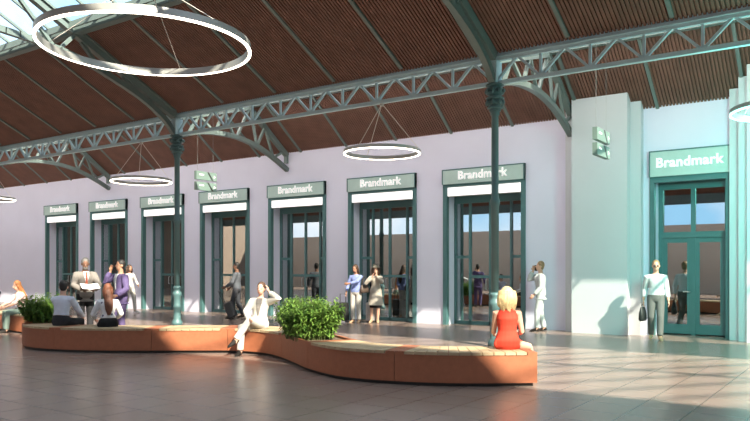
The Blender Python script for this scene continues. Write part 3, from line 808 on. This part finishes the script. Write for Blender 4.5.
# 7 man with rolling case
Jl = person('person in slate grey clothes by the fourth shop door, pulling a rolling case', (-17.1,16.6), -105, 1.82, skin='skin_brown', head=(0,0), hl=(.20,-.30,.98), el=(.5,.9,-.1), hdl=(0,-1,-.3), hr=(-.22,-.28,.95), al=(.09,-.16,.09), ar=(-.09,.18,.11), top='shirt', topm='slate_shirt', hem=-.08, botm='slate_trousers', hairm='hair_black')
# 8 seated woman in white
ps = at_s(s_of(-9.66)); c8_ = ps[0]+ps[1]*.24
Jw = person('person in a white suit sitting on the bench with crossed legs, hand at her ear', (c8_.x,c8_.y,0), -14, 1.76, f=True, pel=(0,0,.55), lean=(.06,.04,1), head=(-6,0), seated=True, twist=0,
       hl=(.20,-.04,1.15), el=(.9,-.3,-.9), hdl=(-.25,0,1), hr=(-.10,-.36,.66), er=(-.9,.2,-.1), hdr=(.4,-.8,-.2), ar=(-.24,-.46,.09), kr=(-.25,-.6,1), al=(-.30,-.52,.30), kl=(-.15,-.8,1), toel=(-.5,-.8,-.3), toer=(-.2,-1,-.2),
       topm='white_suit', hem=-.12, botm='white_suit', shoem='shoe_dark', heel=True, hair='short', hairm='hair_brown', eyes=True, extra=suit_front('gray_suit'))
# 9 woman with watch, bag and suitcase
Ja = person('person in a blue top and pale trousers looking at her wrist, bag on her shoulder', (-12.82,17.32), -22, 1.73, f=True, skin='skin_tan', head=(-10,-14), hl=(-.10,-.33,1.18), el=(.9,-.5,-.2), hdl=(-1,-.15,0), hr=(-.27,-.12,.90), er=(-.6,.7,-.1),
       top='blouse', topm='blue_top', sleeve=1.8, hem=-.06, botm='offwhite_trousers', shoem='shoe_tan', heel=True, hair='long', hairm='hair_brown', eyes=True)
# 10 woman in trench coat
Jb = person('person in a beige trench coat and hat beside the blue-topped woman', (-12.26,17.55), -8, 1.68, f=True, head=(5,0), hl=(.06,-.16,1.44), el=(.8,-.4,-.8), hdl=(-.1,.1,1), hr=(-.09,-.17,1.40), er=(-.8,-.4,-.8), hdr=(.2,.1,1), al=(.07,-.04,.10), ar=(-.13,-.08,.10),
       top='coat', topm='trench', bottom='skirt', botm='black_skirt', shoem='shoe_tan', heel=True, hair='bob', hairm='hair_brown', eyes=True,
       extra=lambda J: MB().lathe([(.155,.055),(.16,.062),(.10,.075),(.098,.14),(.075,.165),(.02,.17)], J['hc'], 20).build('hat', 'felt_hat', J['root'], True))
# 11 blonde in red, from behind
ps = at_s(s_of(-4.22)); c11 = ps[0]+ps[1]*.46+V((.17,.08,0))
person('person with blonde hair in a sleeveless red dress sitting with her back turned', (c11.x,c11.y,0), 186, 1.74, f=True, pel=(0,0,.56), lean=(0,-.03,1), head=(0,-6), seated=True,
       hl=(.16,-.34,.66), hr=(-.19,-.30,.66), el=(.15,1,-.2), er=(-.2,1,-.2), al=(-.16,-.56,.10), ar=(-.46,-.50,.10), kl=(-.1,-.6,1), kr=(-.5,-.6,1), top='dress', topm='red_dress', sleeve=0, bottom='none', shoem='shoe_tan', heel=True, hair='bob', hairm='hair_blonde')
# 12 man in white suit by the wall
Jm = person('person in an ice-white suit standing by the wall, phone raised to his face', (-7.15,17.65), -82, 1.80, head=(0,3), hr=(-.10,-.17,1.50), er=(-.5,-.5,-1), hdr=(.1,.1,1), hl=(.20,-.18,.92), el=(.4,1,0), al=(.08,-.10,.085), ar=(-.08,.10,.085), topm='ice_suit', hem=-.16, botm='ice_suit', hairm='hair_sand', extra=suit_front('white_shirt'))
phone('dark phone at the ear of the man in ice-white', world(Jm, (-.09,-.10,1.58)), rz=Jm['root'].rotation_euler.z+R(80))
# 13 walking man at right
def shades(J):
    m = MB()
    for sg in (-1, 1): m.ball(J['hc']+J['hf']*.088+J['hs']*sg*.031-J['hu']*.01, [J['hs']*.027, J['hf']*.010, J['hu']*.018], 10, 6)
    m.build('sunglasses', 'black', J['root'])
Jr = person('person walking toward us in a white shirt, grey trousers and sunglasses', (-4.17,17.12), 4, 1.82, head=(0,0), hl=(.25,-.08,.85), hr=(-.25,.04,.85), el=(.2,1,-.1), er=(-.2,1,-.1), al=(.07,-.20,.085), ar=(-.09,.12,.10), top='shirt', topm='white_shirt', sleeve=1.72, hem=-.02, botm='gray_trousers', shoem='shoe_tan', hair='short', hairm='hair_sand', extra=shades)
# 14,15 the pair at the left edge
Jo = person('person with long ginger hair and a pink top, sitting at far left', (-17.92,9.92), -68, 1.72, f=True, pel=(0,0,.55), lean=(0,-.22,1), head=(0,-12), seated=True, hl=(.14,-.50,.66), hr=(-.14,-.52,.66), al=(.10,-.46,.085), ar=(-.10,-.40,.085), kl=(.1,-.6,1), kr=(-.1,-.6,1),
       top='blouse', topm='pink_top', sleeve=1.2, hem=-.06, botm='green_trousers', hair='long', hairm='hair_ginger', shoem='shoe_dark')
person('person in pale jeans sitting almost outside the picture at the left edge', (-19.50,9.95), -30, 1.74, skin='skin_fair', pel=(0,0,.55), lean=(0,-.10,1), head=(30,-10), seated=True, hl=(.14,-.46,.66), hr=(-.14,-.42,.66), al=(.10,-.50,.085), ar=(-.12,-.46,.085), kl=(.1,-.6,1), kr=(-.1,-.6,1),
       top='shirt', topm='navy_top', sleeve=.8, hem=-.06, botm='jeans', hair='short', hairm='hair_brown')

# ------------------------------------------------------------------ luggage and bags
def suitcase(label, loc, rz, m, w=.38, d=.24, h=.55, hand=.42, tilt=0.):
    r = thing('suitcase', label, 'suitcase', loc, rz, 'rolling suitcases'); r.rotation_euler = (tilt, 0, rz)
    b = MB(); rr = []
    for z_, i_ in ((.05,.03),(.07,0),(.05+h-.02,0),(.05+h,.03)):
        a_, c_ = w/2-i_, d/2-i_; q = .04
        rr.append([V(p) for p in ((-a_+q,-c_,z_),(a_-q,-c_,z_),(a_,-c_+q,z_),(a_,c_-q,z_),(a_-q,c_,z_),(-a_+q,c_,z_),(-a_,c_-q,z_),(-a_,-c_+q,z_))])
    b.loft(rr)
    for x_ in (-.11,0,.11): b.box(x_-.012, x_+.012, -d/2-.008, -d/2+.01, .12, h)
    b.build('shell', m, r)
    MB().tube([(-.09,d/2-.03,h), (-.09,d/2-.03,h+hand), (.09,d/2-.03,h+hand), (.09,d/2-.03,h)], .012, 8).build('handle', 'black', r)
    for x_ in (-w/2+.05, w/2-.05):
        for y_ in (-d/2+.05, d/2-.05):
            MB().tube([(x_-.012,y_,.028),(x_+.012,y_,.028)], .028, 12).build('wheel', 'black', r)
    return r
wp = world(Ja, (-.40,-.14,0)); suitcase('black suitcase standing left of the woman in blue', (wp.x, wp.y, 0), Ja['root'].rotation_euler.z+R(6), 'black', hand=.30)
wp = world(Ja, (.40,.10,0)); suitcase('grey suitcase standing between the two women', (wp.x, wp.y+.12, 0), R(20), 'greycase', w=.34, hand=.05)
wp = world(Jl, (.40,.02,0)); suitcase('dark case of the man in slate grey, leaning on its handle', (wp.x, wp.y, .02), Jl['root'].rotation_euler.z+R(180), 'dkgrey', w=.36, h=.50, hand=.50, tilt=R(-24))
def bag(name, label, pos, rz, w, h, d, m, strap):
    r = thing(name, label, 'bag', pos, rz)
    b = MB(); rr = []
    for t_, s_, dd in ((0,.82,.7),(.12,1,1),(.55,.96,.9),(.9,.8,.45),(1,.74,.3)):
        rr.append([V((w/2*s_*math.copysign(abs(math.cos(a_))**.6, math.cos(a_)), d/2*dd*math.copysign(abs(math.sin(a_))**.6, math.sin(a_)), -h+h*t_)) for a_ in [2*PI*j/16 for j in range(16)]])
    b.loft(rr).build('pouch', m, r, True)
    MB().tube([V((w*.30*math.cos(PI-PI*t_/8), 0, strap*math.sin(PI*t_/8))) for t_ in range(9)], .010, 8).build('strap', m, r)
    return r
bag('handbag', 'brown leather handbag hanging from the arm of the woman in blue', world(Ja, (.26,.02,1.14)), Ja['root'].rotation_euler.z+R(70), .34, .24, .14, 'brownleather', .22)
bag('briefcase', 'dark soft bag carried by the man in the white shirt', world(Jr, (-.27,.03,.70)), Jr['root'].rotation_euler.z+R(70), .34, .32, .13, 'blackleather', .07)

# ------------------------------------------------------------------ light
sun = bpy.data.lights.new('sun', 'SUN'); sun.energy = 18.; sun.angle = R(.7); sun.color = (1, .87, .70)
so = bpy.data.objects.new('sun', sun); COL.objects.link(so)
SD = V((-2.0, 1.0, -1.8)).normalized(); so.rotation_euler = SD.to_track_quat('-Z', 'Y').to_euler(); so.location = (10, -5, 20)
w = bpy.data.worlds.new('sky'); sc.world = w; w.use_nodes = True
nt = w.node_tree; bg = nt.nodes['Background']; L = nt.links.new
tc = nt.nodes.new('ShaderNodeTexCoord'); n = nt.nodes.new('ShaderNodeTexNoise'); n.inputs['Scale'].default_value = 2.2; n.inputs['Detail'].default_value = 6
L(tc.outputs['Generated'], n.inputs['Vector'])
r = nt.nodes.new('ShaderNodeValToRGB')
r.color_ramp.elements[0].color = (.30, .55, .78, 1); r.color_ramp.elements[0].position = .40
r.color_ramp.elements[1].color = (.85, .84, .88, 1); r.color_ramp.elements[1].position = .54
L(n.outputs['Fac'], r.inputs['Fac']); L(r.outputs['Color'], bg.inputs['Color']); bg.inputs['Strength'].default_value = 2.3
l = bpy.data.lights.new('teal_tint_spot', 'SPOT'); l.energy = 800; l.color = (.22, 1, .82); l.shadow_soft_size = .5; l.spot_size = R(150); l.spot_blend = 1  # unseen spot added at the ring lamp to wash the right-hand wall teal
o = bpy.data.objects.new('teal_tint_spot', l); COL.objects.link(o); o.location = (-1.37, 13.6, 4.1)
l2 = bpy.data.lights.new('teal_tint_point', 'POINT'); l2.energy = 160; l2.color = (.22, 1, .82); l2.shadow_soft_size = .6  # unseen point lamp added to tint the ceiling near the ring teal
o2 = bpy.data.objects.new('teal_tint_point', l2); COL.objects.link(o2); o2.location = (-1.22, 13.6, 4.2)
o.rotation_euler = V((-.12, .8, -.55)).to_track_quat('-Z', 'Y').to_euler()

# ------------------------------------------------------------------ camera
cam = bpy.data.cameras.new('camera'); co = bpy.data.objects.new('camera', cam); COL.objects.link(co)
co.location = (0, 0, 1.6); co.rotation_euler = (PI/2, 0, R(35))
cam.sensor_width = 36; cam.lens = 36*720/750; cam.shift_y = 58.5/750; cam.clip_end = 300
sc.camera = co
sc.view_settings.view_transform = 'Standard'; sc.view_settings.look = 'None'; sc.view_settings.exposure = .12; sc.view_settings.gamma = 1
sc.cycles.use_denoising = True
sc.cycles.max_bounces = 10; sc.cycles.diffuse_bounces = 5; sc.cycles.transparent_max_bounces = 16
sc.cycles.sample_clamp_indirect = 8
